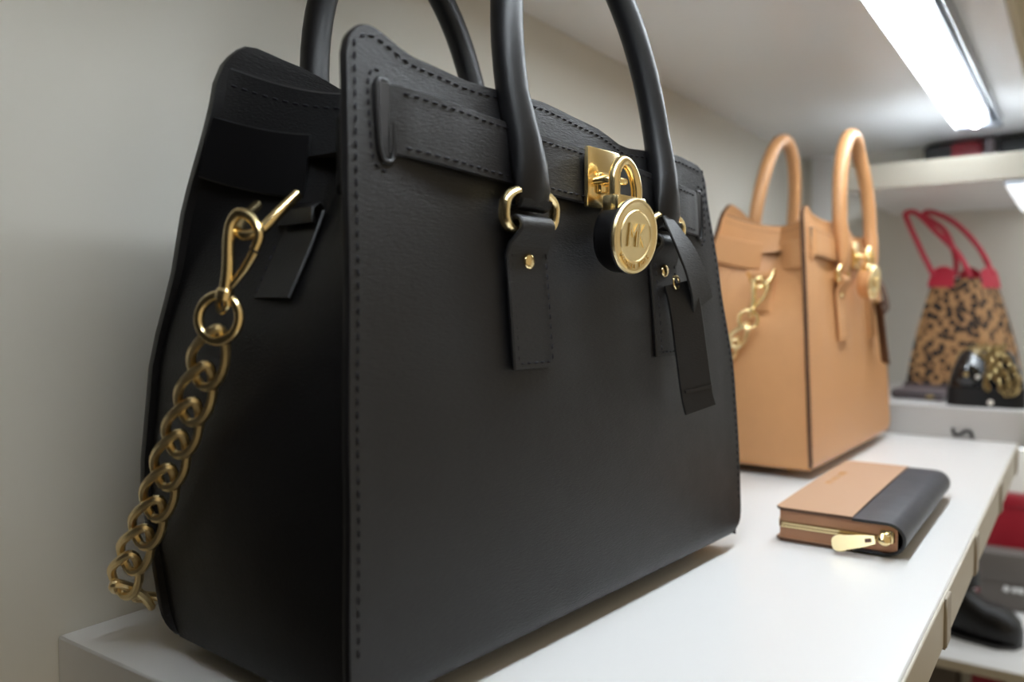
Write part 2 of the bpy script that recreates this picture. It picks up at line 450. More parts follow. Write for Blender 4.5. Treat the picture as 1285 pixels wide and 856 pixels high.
def make_bag(name, loc, rz, s, label, X, belt_color=None):
    """X: materials"""
    root = empty(name, loc, rz, s, label=label, cat='handbag')
    LE, SM, ED, TR, GO = X['leather'], X['smooth'], X['edge'], X['thread'], M['gold']
    def outline(sv, vv, r0=.02, r1=.012, LEFT=LEFT, TOP=TOP):
        aT = .016 + sv * .322
        T = interp(aT, TOP) - corner(min(sv, 1 - sv) * .325, r1)
        z = Z0 + vv * (T - Z0)
        c = corner(z - Z0, r0)
        aL, aR = interp(z, LEFT) + c * .5, interp(z, RIGHT) - c
        return aL + sv * (aR - aL), z
    def ease(t): return t - .8 * math.sin(2 * PI * t) / (2 * PI)
    def pf(sv, vv):
        a, z = outline(ease(sv), ease(vv))
        b = bfront(a, z) + corner(z - Z0, .012) * .6
        return (a, b, z)
    def pb(sv, vv):
        a, z = outline(ease(sv), ease(vv), .014, .018, LEFT_BACK, TOP_BACK)
        return (a, bback(a, z) - corner(z - Z0, .020) * .7, z)
    mb = MB(); slab(mb, pf, lambda p: (0, TH, 0), 44, 34); mb.obj('front_panel', [LE, ED], root)
    mb = MB(); slab(mb, pb, lambda p: (0, -TH, 0), 30, 30); mb.obj('back_panel', [LE, ED], root)
    # side gussets, folded inwards towards the top
    for sgn in (0, 1):
        def pg(t, v, sgn=sgn):
            zt = .284 - .008 * math.sin(PI * t) + .012 * t
            if sgn: zt = .268 - .006 * math.sin(PI * t) + .008 * t
            z = Z0 + .001 + v * (zt - Z0)
            a0 = interp(z, LEFT) * (1 - t) + interp(z, LEFT_BACK) * t if not sgn else interp(z, RIGHT)
            aa = .02 if not sgn else .355
            b0 = bfront(aa, z) + .003; b1 = interp(z, BACK) - .003 - corner(z - Z0, .020) * .7
            b = b0 + t * (b1 - b0)
            f = min(1, max(0, (z - .16) / .11)); f = f * f * (3 - 2 * f)
            tri = (t / .36 if t < .36 else (1 - t) / .64)
            ins = .0035 + .034 * f * tri ** .8 - .008 * math.sin(PI * t) * math.sin(PI * min(1, v * 1.35)) * (1 - f)
            return (a0 + ins if not sgn else a0 - ins, b, z)
        mb = MB(); slab(mb, pg, lambda p, q=(1 if not sgn else -1): (.0025 * q, 0, 0), 22, 30); g = mb.obj('side_gusset', [LE, ED], root)
        st = MB(); stitches(st, [V(*pg(t / 30, .975)) for t in range(31)], (-1 if not sgn else 1, 0, .3))
        st.obj('stitching', TR, g, kind='stuff')
        # belt running round the gusset: one piece each side of the fold
        w = -1 if not sgn else 1
        for (t0, t1) in ((.02, .26), (.50, .98)):
            def zv(z): return (z - Z0 - .001) / (.277 - Z0)
            pts = []
            for i in range(9):
                t = t0 + (t1 - t0) * i / 8
                p = V(*pg(t, zv(.243))); p.x += w * (.0035 + .003 * math.sin(PI * i / 8)); pts.append(p)
            mb = MB(); ribbon(mb, pts, (0, 0, 1), .031, .003); mb.obj('side_belt', [SM], root)
        if not sgn: PG = pg
    # base and lining
    def pbase(u, v):
        a = .014 + u * .35; b0 = bfront(a, Z0) + .006; b1 = .126
        return (a, b0 + v * (b1 - b0), Z0 + .0005)
    mb = MB(); slab(mb, pbase, lambda p: (0, 0, .004), 14, 8); mb.obj('base_panel', [LE, ED], root)
    def plin(u, v):
        a = .035 + u * .29; return (a, bfront(a, .25) + .006 + v * (bback(a, .25) - .012 - bfront(a, .25)), .252)
    mb = MB(); sheet(mb, plin, 8, 6); mb.obj('lining', M['lining'], root)
    for (a, b) in ((.05, .040), (.325, .040), (.05, .112), (.325, .112)):
        mb = MB(); lathe(mb, [(0, 0), (.004, 0), (.0055, .0015), (.0055, .005), (.004, .0115), (0, .0115)], Matrix.Translation((a, b, 0)), 16)
        mb.obj('foot', GO, root)
    # stitching along the edges of the front panel
    st = MB(); N = (0, -1, .05)
    e = .0042
    topl = []
    for i in range(61):
        sv = .02 + .96 * i / 60; a, z = outline(sv, 1); topl.append((a, bfront(a, z - e), z - e))
    stitches(st, topl, N)
    for right in (0, 1):
        ln = []
        for i in range(50):
            z = .036 + (.294 - .036) * i / 49 - (.012 * i / 49 if right else 0)
            a = (interp(z, RIGHT) - e - corner(z - Z0, .02)) if right else interp(z, LEFT) + e
            ln.append((a, bfront(a, z), z))
        stitches(st, ln, N)
    # belt slots: raised rim with a dark slit
    for (a0, z0, z1, w) in ((.0345, .243, .279, 1), (.3275, .228, .262, -1)):
        mb = MB(); loop = []
        for i in range(24):
            t = 2 * PI * i / 24
            a = a0 + .0045 * math.copysign(abs(math.cos(t)) ** .6, math.cos(t)); z = (z0 + z1) / 2 + (z1 - z0) / 2 * math.copysign(abs(math.sin(t)) ** .6, math.sin(t))
            loop.append(V(a, bfront(a, z) - .0004, z))
        tube(mb, loop, .0014, 8, closed=True); o = mb.obj('belt_slot', SM, root)
        mb = MB(); box(mb, V(a0, bfront(a0, (z0 + z1) / 2) + .0002, (z0 + z1) / 2), (.007, .0016, z1 - z0 - .002), .0006, 1)
        mb.obj('slit', M['lining'], o)
        ln = []
        for i in range(17):
            t = PI * (.5 + i / 16) if w > 0 else PI * (.5 - i / 16)
            a = a0 + .0085 * math.copysign(abs(math.cos(t)) ** .5, math.cos(t)); z = (z0 + z1) / 2 + ((z1 - z0) / 2 + .004) * math.copysign(abs(math.sin(t)) ** .5, math.sin(t))
            ln.append((a, bfront(a, z), z))
        stitches(st, ln, N, .003, .0016)
    st.obj('stitching', TR, root, kind='stuff')
    # belt across the front
    def belt_z(a): return interp(a, [(.034, .2625), (.11, .2578), (.16, .255), (.20, .253), (.33, .2455)])
    def belt_b(a):
        prof = interp(a, [(.034, -.001), (.045, .0032), (.075, .0055), (.105, .0040), (.125, .0022), (.15, .0035), (.2, .0045), (.26, .0030), (.30, .0040), (.32, .002), (.328, -.001)])
        return bfront(a, belt_z(a)) - prof - .001
    def pbelt(u, v):
        a = .0365 + u * (.3255 - .0365); z = belt_z(a) - .0150 + v * .030
        return (a, belt_b(a) + (z - belt_z(a)) * .06, z)
    mb = MB(); slab(mb, pbelt, lambda p: (0, .0028, 0), 60, 4); belt = mb.obj('belt', [LE, ED], root)
    st = MB()
    for v in (.1, .9): stitches(st, [pbelt(.02 + .96 * i / 70, v) for i in range(71)], N)
    st.obj('stitching', TR, belt, kind='stuff')

    # handles, rings, tabs: front and back
    HW = .070
    for back in (0, 1):
        CA = X['back_center'] if back else .192; HT = X['arch'][back]
        def face(a, z, off):
            return V(a, (bback(a, z) + off) if back else (bfront(a, z) - off), z)
        pts = []; rad = []; fl = []
        nh = 44
        def lean(z): return -.6 * max(0, z - .30) ** 1.15 * (1 if not back else 1)
        def hp(a, z, off):
            zz = min(z, .285); p = face(a, zz, off); p.z = z
            lv = max(0, z - .24); p.y += X['lean'] * lv if not back else X['back_lean'] * lv
            return p
        half = []
        for z, w, off, r, f in ((.2315, HW, .0080, .0128, .28), (.239, HW, .0098, .0130, .42), (.252, HW + .0005, .0112, .0118, .62),
                                (.263, HW + .0015, .0118, .0100, .85), (.276, HW + .0028, .0122, .0090, 1), (.290, HW + .0035, .0124, .0086, 1)):
            half.append((w, z, off, r, f))
        for i in range(1, 16):
            t = i / 16 * PI / 2; half.append(((HW + .0035) * math.cos(t), .290 + (HT - .29) * math.sin(t), .0124, .0086, 1))
        seq = [(-w, z, o, r, f) for (w, z, o, r, f) in half] + [(0, HT, .0124, .0086, 1)] + [(w, z, o, r, f) for (w, z, o, r, f) in reversed(half)]
        for (w, z, o, r, f) in seq:
            pts.append(hp(CA + w, z, o)); rad.append(r); fl.append(f)
        mb = MB(); tube(mb, pts, rad, 16, flat=fl, up=(1, 0, 0)); h = mb.obj('handle', SM, root)
        for sd in (-1, 1):
            ac = CA + sd * HW; sg = 1 if back else -1
            # leather loop of the handle folded over the ring
            mb = MB(); loop = []
            for i in range(13):
                t = i / 12 * PI
                p = face(ac, .2345, .0068); loop.append(p + V(0, sg * .0048 * math.cos(t), -.0045 * math.sin(t)))
            ribbon(mb, loop, (1, 0, 0), .025, .0022); mb.obj('loop', SM, h)
            # oval ring
            mb = MB(); ring = []
            for i in range(32):
                t = 2 * PI * i / 32
                c, s_ = math.cos(t), math.sin(t)
                a = ac + .0205 * math.copysign(abs(c) ** .75, c); z = .2285 + .0108 * math.copysign(abs(s_) ** .75, s_)
                p = face(ac, .2285, .0068 + .1 * (z - .2285)); ring.append(V(a, p.y, z))
            tube(mb, ring, .0024, 10, closed=True, flat=1.35); mb.obj('ring', GO, root)
            # tab: strap down the panel, folded over the ring at its top
            mb = MB(); tp = []
            for i in range(9): tp.append(face(ac, .149 + i * .0072, .0024))
            n_up = len(tp)
            tp.append(face(ac, .2125, .0050))
            for i in range(9):
                t = -PI * .25 + i / 8 * PI * 1.15
                p = face(ac, .2210, .0068); tp.append(p + V(0, sg * .0044 * math.cos(t), .0044 * math.sin(t)))
            wd = [.0335] * n_up + [.0325] + [.0275] * 9
            ribbon(mb, tp, (1, 0, 0), wd, .0026, r=.0008); tb = mb.obj('handle_tab', LE, root)
            st = MB()
            for q in (-1, 1): stitches(st, [face(ac + q * .0132, .152 + i * .0075, .0040) for i in range(9)], (0, sg, 0), .0036, .0016)
            stitches(st, [face(ac + (-.0132 + i * .0132), .1520, .0040) for i in range(3)], (0, sg, 0), .0036, .0016)
            st.obj('stitching', TR, tb, kind='stuff')
            pc = face(ac, .2035, .0035)
            mb = MB(); mt = Matrix.Translation(pc) @ Matrix.Rotation(PI / 2 * (1 if not back else -1), 4, 'X')
            lathe(mb, [(0, .0022), (.002, .0021), (.0036, .0014), (.0042, .0004), (.0042, -.001)], mt, 20); mb.obj('rivet', GO, tb)

    # lock plate, staple and padlock
    LA = .1905
    pz = belt_z(LA); pbk = belt_b(LA)
    mb = MB(); box(mb, V(LA, pbk - .0022, pz), (.033, .0030, .034), .0010, 2)
    plate = mb.obj('lock_plate', GO, root)
    mb = MB(); box(mb, V(LA, pbk - .0050, pz - .003), (.016, .004, .012), .0014, 2); mb.obj('turn_post', GO, plate)
    mb = MB(); tube(mb, catmull([(LA - .010, pbk - .004, pz - .002), (LA - .0095, pbk - .013, pz - .002), (LA - .002, pbk - .0175, pz - .003), (LA + .004, pbk - .013, pz - .002), (LA + .005, pbk - .004, pz - .002)], 6), .0021, 10)
    mb.obj('staple', GO, plate)
    KC = V(.190, 0, .2195); kb = bfront(.19, .22) - .0105   # back of the padlock body
    pl = empty('padlock', (0, 0, 0)); pl.parent = root; tag(pl, label='round gold padlock with a black rim and shackle')
    face_m = Matrix.Translation((KC.x, kb - .0165, KC.z)) @ Matrix.Rotation(math.radians(6), 4, 'X') @ Matrix.Rotation(math.radians(-4), 4, 'Z') @ Matrix.Rotation(PI / 2, 4, 'X')
    R = .0208
    mb = MB(); lathe(mb, [(0, -.0165), (R - .004, -.0165), (R - .0012, -.0145), (R, -.011), (R, -.002), (R - .0012, -.0006)], face_m, 44); mb.obj('body', X['lock_body'], pl)
    mb = MB(); lathe(mb, [(R - .0004, -.0016), (R + .0002, -.0004), (R - .0004, .0008), (R - .0018, .0010), (R - .0026, .0004), (.0150, .0004), (.0145, .0011), (.0138, .0011), (.0133, .0005), (0, .0005)], face_m, 44); fc = mb.obj('face_disc', M['gold_brushed'], pl)
    vs, fs = text_mesh('MK', .0168, .0005, .78)
    mb = MB(); mb.add([face_m @ V(v.x * .80, v.y * 1.12, v.z + .0009) for v in vs], fs); mb.obj('emblem', M['gold'], fc, smooth=0)
    mb = MB(); word = 'MICHAEL KORS'
    for i, ch in enumerate(word):
        if ch == ' ': continue
        ang = -PI / 2 + (i - (len(word) - 1) / 2) * .158
        vs, fs = text_mesh(ch, .0036, .0003)
        q = Matrix.Rotation(ang + PI / 2, 4, 'Z')
        mb.add([face_m @ (q @ V(v.x, v.y - .0166, v.z + .0008)) for v in vs], fs)
    mb.obj('lettering', M['gold'], fc, smooth=0)
    # shoulder block and shackle
    mb = MB(); bt = KC.z + R
    box(mb, V(KC.x, kb - .0095, bt - .004), (.031, .011, .012), .002, 2); mb.obj('shoulder', GO, pl)
    mb = MB(); sh = [(KC.x - .0115, kb - .010, bt - .004), (KC.x - .0115, kb - .010, bt + .006), (KC.x - .010, kb - .0095, bt + .015), (KC.x - .002, kb - .009, bt + .0215), (KC.x + .006, kb - .0095, bt + .0185), (KC.x + .0112, kb - .010, bt + .009), (KC.x + .0118, kb - .010, bt - .004)]
    tube(mb, catmull(sh, 6), .0033, 12); mb.obj('shackle', GO, pl)

    # hang tag on the far front ring
    ra = .192 + HW
    ht = empty('hang_tag', (0, 0, 0)); ht.parent = root
    HM = X['tag']
    def fp(a, z, off): return V(a, bfront(a, min(z, .28)) - off, z)
    mb = MB(); pth = catmull([fp(ra - .008, .238, .012), fp(ra - .004, .225, .017), fp(ra + .006, .209, .020), fp(ra + .016, .194, .020), fp(ra + .022, .182, .019)], 5)
    ribbon(mb, pth, [V(1, .25, .35).lerp(V(1, -.1, .25), i / (len(pth) - 1)) for i in range(len(pth))], [.012 + .012 * min(1, i / 8) for i in range(len(pth))], .0016)
    mb.obj('tag_strap', HM, ht)
    for k in range(3):
        mb = MB(); ribbon(mb, catmull([fp(ra + .010 + k * .006, .197, .016), fp(ra + .013 + k * .006, .188, .0135), fp(ra + .0135 + k * .005, .178 + k * .002, .014)], 4), (1, .3, 0), .0045, .0012)
        mb.obj('fringe', HM, ht)
    mb = MB(); pth = catmull([fp(ra + .006, .196, .0105), fp(ra + .008, .180, .0125), fp(ra + .011, .150, .0135), fp(ra + .014, .124, .0145), fp(ra + .0165, .114, .0155)], 5)
    ribbon(mb, pth, [X['tag_dir']] * len(pth), X['tag_w'], .0022); tg = mb.obj('tag_leaf', HM, ht)
    mb = MB(); ribbon(mb, [fp(ra + .0135, .1285, .0160), fp(ra + .0138, .1265, .0161)], X['tag_dir'], X['tag_w'] - .003, .0014); mb.obj('crease', ED, tg)
    mb = MB(); tube(mb, [fp(ra + .002 + .004 * math.cos(t * PI / 6), .196 + .004 * math.sin(t * PI / 6), .0105) for t in range(12)], .0009, 8, closed=True); mb.obj('tag_ring', GO, ht)

    # side tab, D-ring, swivel hook and chain (both ends of the shoulder chain hang at the near side gusset and run round the back)
    tz = .205
    def gp(b, z, off):
        t = (b - .012) / (interp(z, BACK) - .02)
        p = V(*PG(min(1, max(0, t)), (z - Z0 - .001) / (.277 - Z0))); return V(p.x - off, b, z)
    mb = MB(); pts = [gp(.066, .184 + i * .0068, .0022) for i in range(7)]
    top = pts[-1]
    pts += [top + V(-.003, 0, .003), top + V(-.0065, 0, .0005), top + V(-.0066, 0, -.006)]
    ribbon(mb, pts, (0, 1, 0), .027, .0024); tb = mb.obj('side_tab', SM, root)
    st = MB()
    for q in (-1, 1): stitches(st, [gp(.066 + q * .0105, .186 + i * .005, .0036) for i in range(6)], (-1, 0, 0))
    st.obj('stitching', TR, tb, kind='stuff')
    cs = empty('chain_strap', (0, 0, 0)); cs.parent = root; tag(cs, label='gold curb chain with swivel hook')
    # D-ring
    dl = [V(.013, .0495, .2300), V(.004, .0500, .2215), V(-.004, .0540, .2125), V(-.0085, .0600, .2115), V(-.002, .0690, .2185), V(.012, .0790, .2275)]
    mb = MB(); dr = catmull(dl, 6); tube(mb, dr, .0025, 10); mb.obj('d_ring', GO, cs)
    # swivel hook: long loop, gate, barrel and eye
    e1 = V(-.0140, .0640, .1868); ax = (e1 - V(-.010, .0570, .2190)).normalized()
    lp = [e1, V(-.0135, .0625, .196), V(-.0125, .0632, .209), V(-.0110, .0632, .2165), V(-.0095, .0595, .2205), V(-.0065, .0545, .2180), V(-.0060, .0500, .2110), V(-.0075, .0515, .2045)]
    cl = catmull(lp, 6); mb = MB(); tube(mb, cl, [.0028 - .0007 * i / len(cl) for i in range(len(cl))], 10); hk = mb.obj('swivel_hook', GO, cs)
    mb = MB(); tube(mb, [V(-.0075, .0515, .2035), V(-.0100, .0550, .1965), V(-.0130, .0610, .1890)], [.0022, .0020, .0016], 10); mb.obj('gate', GO, hk)
    mb = MB(); tube(mb, [e1 - ax * .002, e1 - ax * .0005, e1 + ax * .0005, e1 + ax * .0035, e1 + ax * .004], [.0024, .0038, .0038, .0038, .002], 14); mb.obj('barrel', GO, hk)
    sidev = ax.cross(V(-.85, -.35, .2)).normalized()
    mb = MB(); tube(mb, catmull([e1 + ax * .003, e1 + ax * .0055 + sidev * .0025, e1 + ax * .009, e1 + ax * .0055 - sidev * .0025], 5, True), .0013, 8, closed=True); mb.obj('eye', GO, hk)
    # round ring
    rc = V(-.015, .0677, .1755); mb = MB(); n1 = V(-.85, -.40, .1).normalized(); uu = n1.orthogonal().normalized(); vv = n1.cross(uu)
    tube(mb, [rc + (uu * math.cos(2 * PI * i / 36) + vv * math.sin(2 * PI * i / 36)) * .0100 for i in range(36)], .0022, 10, closed=True); mb.obj('round_ring', GO, cs)
    path = catmull([(-.015, .0715, .166), (-.014, .0780, .158), (-.014, .0851, .1475), (-.014, .0966, .131), (-.014, .1102, .1125), (-.014, .1221, .0942), (-.014, .1353, .0757), (-.014, .1517, .0559), (-.013, .1640, .0405), (-.006, .1720, .0290), (.010, .1760, .0210), (.035, .1770, .0140), (.07, .177, .0115), (.12, .177, .0115), (.18, .177, .0115)], 10)
    lk = mesh_of(curb_link(.0315, .0150, .0022, X['twist'], 28, 8, .42), 'link', M['gold_brushed'])
    place_links(lk, 'link', path, .0203, cs, roll=math.radians(X['roll']), d0=.010)
    return root

BLK = dict(leather=M['black_leather'], smooth=M['black_smooth'], edge=M['black_edge'], thread=M['black_thread'], lock_body=M['black_smooth'], tag=M['black_leather'], lean=.17, arch=(.420, .420), back_center=.163, back_lean=.12, twist=.5, roll=45, tag_w=.022, tag_dir=V(.75, -.60, -.32))
TAN = dict(leather=M['tan_leather'], smooth=M['tan_smooth'], edge=M['tan_edge'], thread=M['tan_thread'], lock_body=M['tan_smooth'], tag=M['tan_edge'], lean=.05, arch=(.404, .416), back_center=.230, back_lean=-.12, twist=.5, roll=45, tag_w=.020, tag_dir=V(.80, .60, -.10))
make_bag('handbag', (.22006, .00706, 0), math.radians(90 - 4.72), 1.0, 'large black textured leather tote with gold padlock and chain, nearest the camera', BLK)
make_bag('handbag', (.2325, .645, 0), math.radians(90 - 1.6), .955, 'tan leather tote with tan handles and gold lock behind the wallet', TAN)

# ------------------------------------------------------------------ wallet
def wallet():
    x0, x1, y0, y1, H = .2655, .3585, .411, .645, .0265
    e = empty('wallet', (x0, y0, 0), label='tan and navy zip-around wallet lying on the white shelf', cat='wallet')
    W, L = x1 - x0, y1 - y0; sp = .0565
    def prof(t):   # section of the cover from the split line over the spine
        r = H / 2
        return r
    # tan top and bottom leaves
    for (nm, z, th) in (('top_cover', H - .0024, .0024), ('bottom_cover', .0006, .0024)):
        mb = MB()
        def fn(u, v, z=z):
            x = u * sp; y = v * L; c = corner(x, .006); y = c + v * (L - 2 * c)
            return (x, y, z + (.0008 * math.sin(PI * v) if z > .01 else 0))
        slab(mb, fn, lambda p, th=th: (0, 0, th), 14, 16, .0004); mb.obj(nm, [M['wallet_tan'], M['tan_edge']], e)
    # navy spine wrapping from the top leaf round to the bottom leaf
    mb = MB(); sec = [(sp - .0003, H - .0012)]
    for i in range(15):
        t = PI / 2 - PI * i / 14
        sec.append((W - .0130 + .0130 * math.cos(t), H / 2 + (H / 2 - .0012) * math.sin(t)))
    sec.append((sp - .0003, .0016))
    def fs_(u, v):
        k = u * (len(sec) - 1); i = min(int(k), len(sec) - 2); f = k - i
        x = sec[i][0] * (1 - f) + sec[i + 1][0] * f; z = sec[i][1] * (1 - f) + sec[i + 1][1] * f
        return (x, v * L, z + .0004)
    A = [fs_(i / 32, j / 10) for i in range(33) for j in range(11)]
    def off(p):
        c = V(W - .013, p.y, H / 2)
        if p.x < W - .013: return (0, 0, -.0022 if p.z > H / 2 else .0022)
        return (c - p).normalized() * .0022
    slab(mb, fs_, off, 32, 10, .0004); mb.obj('spine', [M['navy'], M['black_edge']], e)
    # inner gusset with rounded end, recessed
    mb = MB(); pts = []
    for (y) in (.0035, L - .0035):
        pass
    zc = H / 2; h = H / 2 - .0030
    def gus(u, v):
        # strip round three sides: near side, left side, far side
        P = [V(W - .006, .0020, 0), V(.0065, .0020, 0)] + [V(.0065 - .0045 * math.sin(k * PI / 12), .0020 + .0045 * (1 - math.cos(k * PI / 12)), 0) for k in range(1, 6)] + [V(.0020, .0065, 0), V(.0020, L - .0065, 0)] + [V(.0020 + .0045 * (1 - math.cos(k * PI / 12)), L - .0065 + .0045 * math.sin(k * PI / 12), 0) for k in range(1, 6)] + [V(.0065, L - .002, 0), V(W - .006, L - .002, 0)]
        d = [0]
        for a, b in zip(P, P[1:]): d.append(d[-1] + (b - a).length)
        t = u * d[-1]
        for i in range(len(d) - 1):
            if t <= d[i + 1] + 1e-9: break
        p = P[i].lerp(P[i + 1], (t - d[i]) / (d[i + 1] - d[i]))
        return V(p.x, p.y, zc + (v - .5) * 2 * h)
    mb = MB(); sheet(mb, gus, 70, 4); mb.obj('gusset', M['wallet_side'], e)
    mb = MB(); sheet(mb, lambda u, v: gus(u * .98 + .01, .5 + (v - .5) * .26) - V(.0003, .0006, 0), 70, 2); mb.obj('zip_tape', M['zip_tape'], e)
    mb = MB(); n = 80
    for k in range(n):
        x = W - .012 - k * (W - .0165) / n
        for q in (-1, 1): box(mb, V(x + (q * .0003), .0006, zc + q * .0011), (.00068, .0016, .0016))
    for k in range(150):
        y = .012 + k * (L - .024) / 150
        for q in (-1, 1): box(mb, V(.0006, y + q * .0004, zc + q * .0011), (.0016, .0009, .0016))
    mb.obj('zip_teeth', M['gold'], e, kind='stuff', smooth=0)
    # slider and pull
    sx = W - .0125; zs = zc + .0025
    mb = MB(); box(mb, V(sx, -.0010, zs), (.010, .005, .0095), .0018, 2)
    box(mb, V(sx - .001, -.0045, zs + .0022), (.007, .004, .0030), .0012, 2); mb.obj('zip_slider', M['gold'], e)
    mb = MB(); lathe(mb, [(0, .003), (.003, .0028), (.0046, .0015), (.005, 0), (.0046, -.0015), (.003, -.0028), (0, -.003)], Matrix.Translation((sx - .001, -.0062, zs - .001)) @ Matrix.Rotation(.5, 4, 'Y') @ Matrix.Rotation(.6, 4, 'X'), 18); mb.obj('pull_joint', M['gold'], e)
    a = V(sx - .003, -.0070, zs - .001); b = V(.3105 - x0, .4000 - y0, .0072)
    ax = (b - a).normalized(); wd = V(.2, .45, .85); wd = (wd - ax * wd.dot(ax)).normalized(); nn = ax.cross(wd)
    ln = (b - a).length
    mb = MB()
    out = [(.004, .0030), (.012, .0044), (.024, .0054), (ln - .007, .0062), (ln - .0030, .0058), (ln - .0008, .0042), (ln, .0020)]
    ring = [(t, w) for t, w in out] + [(t, -w) for t, w in reversed(out)]
    vs = [a + ax * t + wd * w + nn * .0006 for t, w in ring] + [a + ax * t + wd * w - nn * .0006 for t, w in ring]
    m = len(ring); mb.add(vs, [tuple(range(m)), tuple(range(2 * m - 1, m - 1, -1))] + [(i, (i + 1) % m, m + (i + 1) % m, m + i) for i in range(m)])
    pu = mb.obj('zip_pull', M['gold_brushed'], e)
    mb = MB(); q = a + ax * .0085
    vs = [q + ax * t * .0022 + wd * w * .0014 + nn * z for z in (.0008, -.0008) for (t, w) in ((-1, -1), (1, -1), (1, 1), (-1, 1))]
    mb.add(vs, [(0, 1, 2, 3), (4, 5, 6, 7), (0, 1, 5, 4), (1, 2, 6, 5), (2, 3, 7, 6), (3, 0, 4, 7)]); mb.obj('pull_slot', M['tan_edge'], pu, smooth=0)
    # gold lettering on the top
    vs, fs = text_mesh('MICHAEL KORS', .0085, .0003, 1.05)
    mb = MB(); mb.add([V(.0135 - v.y, .135 + v.x, H + .0006 + v.z) for v in vs], fs); mb.obj('lettering', M['gold'], e, smooth=0)
wallet()

# ------------------------------------------------------------------ black curl lying at the back of the shelf
mb = MB(); pts = catmull([(.3135, 1.044, .0150), (.3165, 1.043, .006), (.3235, 1.043, .0072), (.3285, 1.044, .0118), (.335, 1.044, .0112), (.3375, 1.043, .0025)], 5)
tube(mb, [p - V(.325, 1.044, 0) for p in pts], .0022, 8)
mb.obj('ribbon_scrap', M['black_smooth'], loc=(.325, 1.044, 0), label='small black curled ribbon scrap at the far end of the white shelf', cat='ribbon')

# ------------------------------------------------------------------ leopard tote on the far shelf
def quad_prism(mb, bot, top, rows=6, bulge=0, n=6):
    """four-sided tapering body with slightly bulging faces"""
    vs = []; per = 4 * n
    for j in range(rows + 1):
        v = j / rows
        for k in range(4):
            for i in range(n):
                t = i / n
                b = Vector(bot[k]).lerp(Vector(bot[(k + 1) % 4]), t); tp = Vector(top[k]).lerp(Vector(top[(k + 1) % 4]), t)
                p = b.lerp(tp, v)
                cb = sum((Vector(x) for x in bot), Vector()) / 4; ct = sum((Vector(x) for x in top), Vector()) / 4
                c = cb.lerp(ct, v); d = (p - c); d.z = 0
                p = p + d * (bulge * math.sin(PI * v) - .10 * (abs(2 * t - 1) ** 6))
                vs.append(p)
    fs = [(j * per + k, j * per + (k + 1) % per, (j + 1) * per + (k + 1) % per, (j + 1) * per + k) for j in range(rows) for k in range(per)]
    fs += [tuple(range(per)), tuple(rows * per + k for k in range(per))]
    mb.add(vs, fs); return mb
def leopard_tote():
    o = V(.29, 1.28, .042)
    e = empty('tote_bag', o, label='leopard print tote with red handles on the far shelf', cat='handbag')
    bot = [V(.212, 1.235, .044) - o, V(.338, 1.215, .044) - o, V(.392, 1.33, .044) - o, V(.262, 1.375, .044) - o]
    top = [V(.252, 1.25, .228) - o, V(.318, 1.235, .226) - o, V(.346, 1.30, .226) - o, V(.284, 1.325, .228) - o]
    mb = MB(); quad_prism(mb, bot, top, 8, .06); mb.obj('body', M['leopard'], e)
    mb = MB(); tb = [p.lerp(q, .02) for p, q in zip(bot, top)]; b2 = [p * 1.0 for p in bot]
    for p in tb: p.z += .004
    b2 = [V(p.x * 1.04, p.y * 1.04, p.z - .001) for p in bot]; tb = [V(p.x * 1.04, p.y * 1.04, .016) for p in bot]
    quad_prism(mb, b2, tb, 2); mb.obj('base_trim', M['mauve'], e)
    # red collars at the roots of the handles
    def mid(i, j, t, z): p = top[i].lerp(top[j], t); p.z += z; return p
    for (i, j, t0, t1) in ((0, 1, .02, .55), (1, 2, .25, .95), (2, 3, .45, .95)):
        mb = MB()
        def fn(u, v, i=i, j=j, t0=t0, t1=t1):
            t = t0 + u * (t1 - t0); p = top[i].lerp(top[j], t); c = sum(top, Vector()) / 4
            d = (p - c).normalized()
            q = p + d * .004; q.z += -.014 + v * (.024 + .008 * math.sin(PI * u)); q -= d * .006 * v; return q
        slab(mb, fn, lambda p: (0, .003, 0), 10, 5, .001, 0); mb.obj('collar', M['red'], e)
    hs = [[V(.258, 1.248, .232), V(.238, 1.25, .275), V(.218, 1.25, .322), V(.216, 1.25, .334), V(.232, 1.25, .332), V(.262, 1.245, .300), V(.295, 1.24, .262), V(.311, 1.238, .228)],
          [V(.284, 1.30, .232), V(.284, 1.29, .262), V(.268, 1.29, .305), V(.238, 1.285, .332), V(.25, 1.285, .336), V(.285, 1.28, .315), V(.318, 1.28, .275), V(.338, 1.285, .232)]]
    for h in hs:
        mb = MB(); tube(mb, [p - o for p in catmull(h, 6)], .0042, 10); mb.obj('handle', M['red'], e)
leopard_tote()
def pouch():
    e = empty('pouch', (.258, 1.15, .042), math.radians(-8), label='flat mauve grey zip pouch before the leopard tote', cat='pouch')
    mb = MB(); box(mb, (0, 0, .008), (.075, .05, .015), .006, 3); mb.obj('body', M['mauve'], e)
    mb = MB(); tube(mb, [(-.034, -.0252, .009), (.034, -.0252, .009)], .0012, 8); mb.obj('zip', M['black_smooth'], e)
    mb = MB(); box(mb, (.02, -.028, .007), (.010, .002, .005), .0008, 2); mb.obj('zip_pull', M['antique'], e)
pouch()

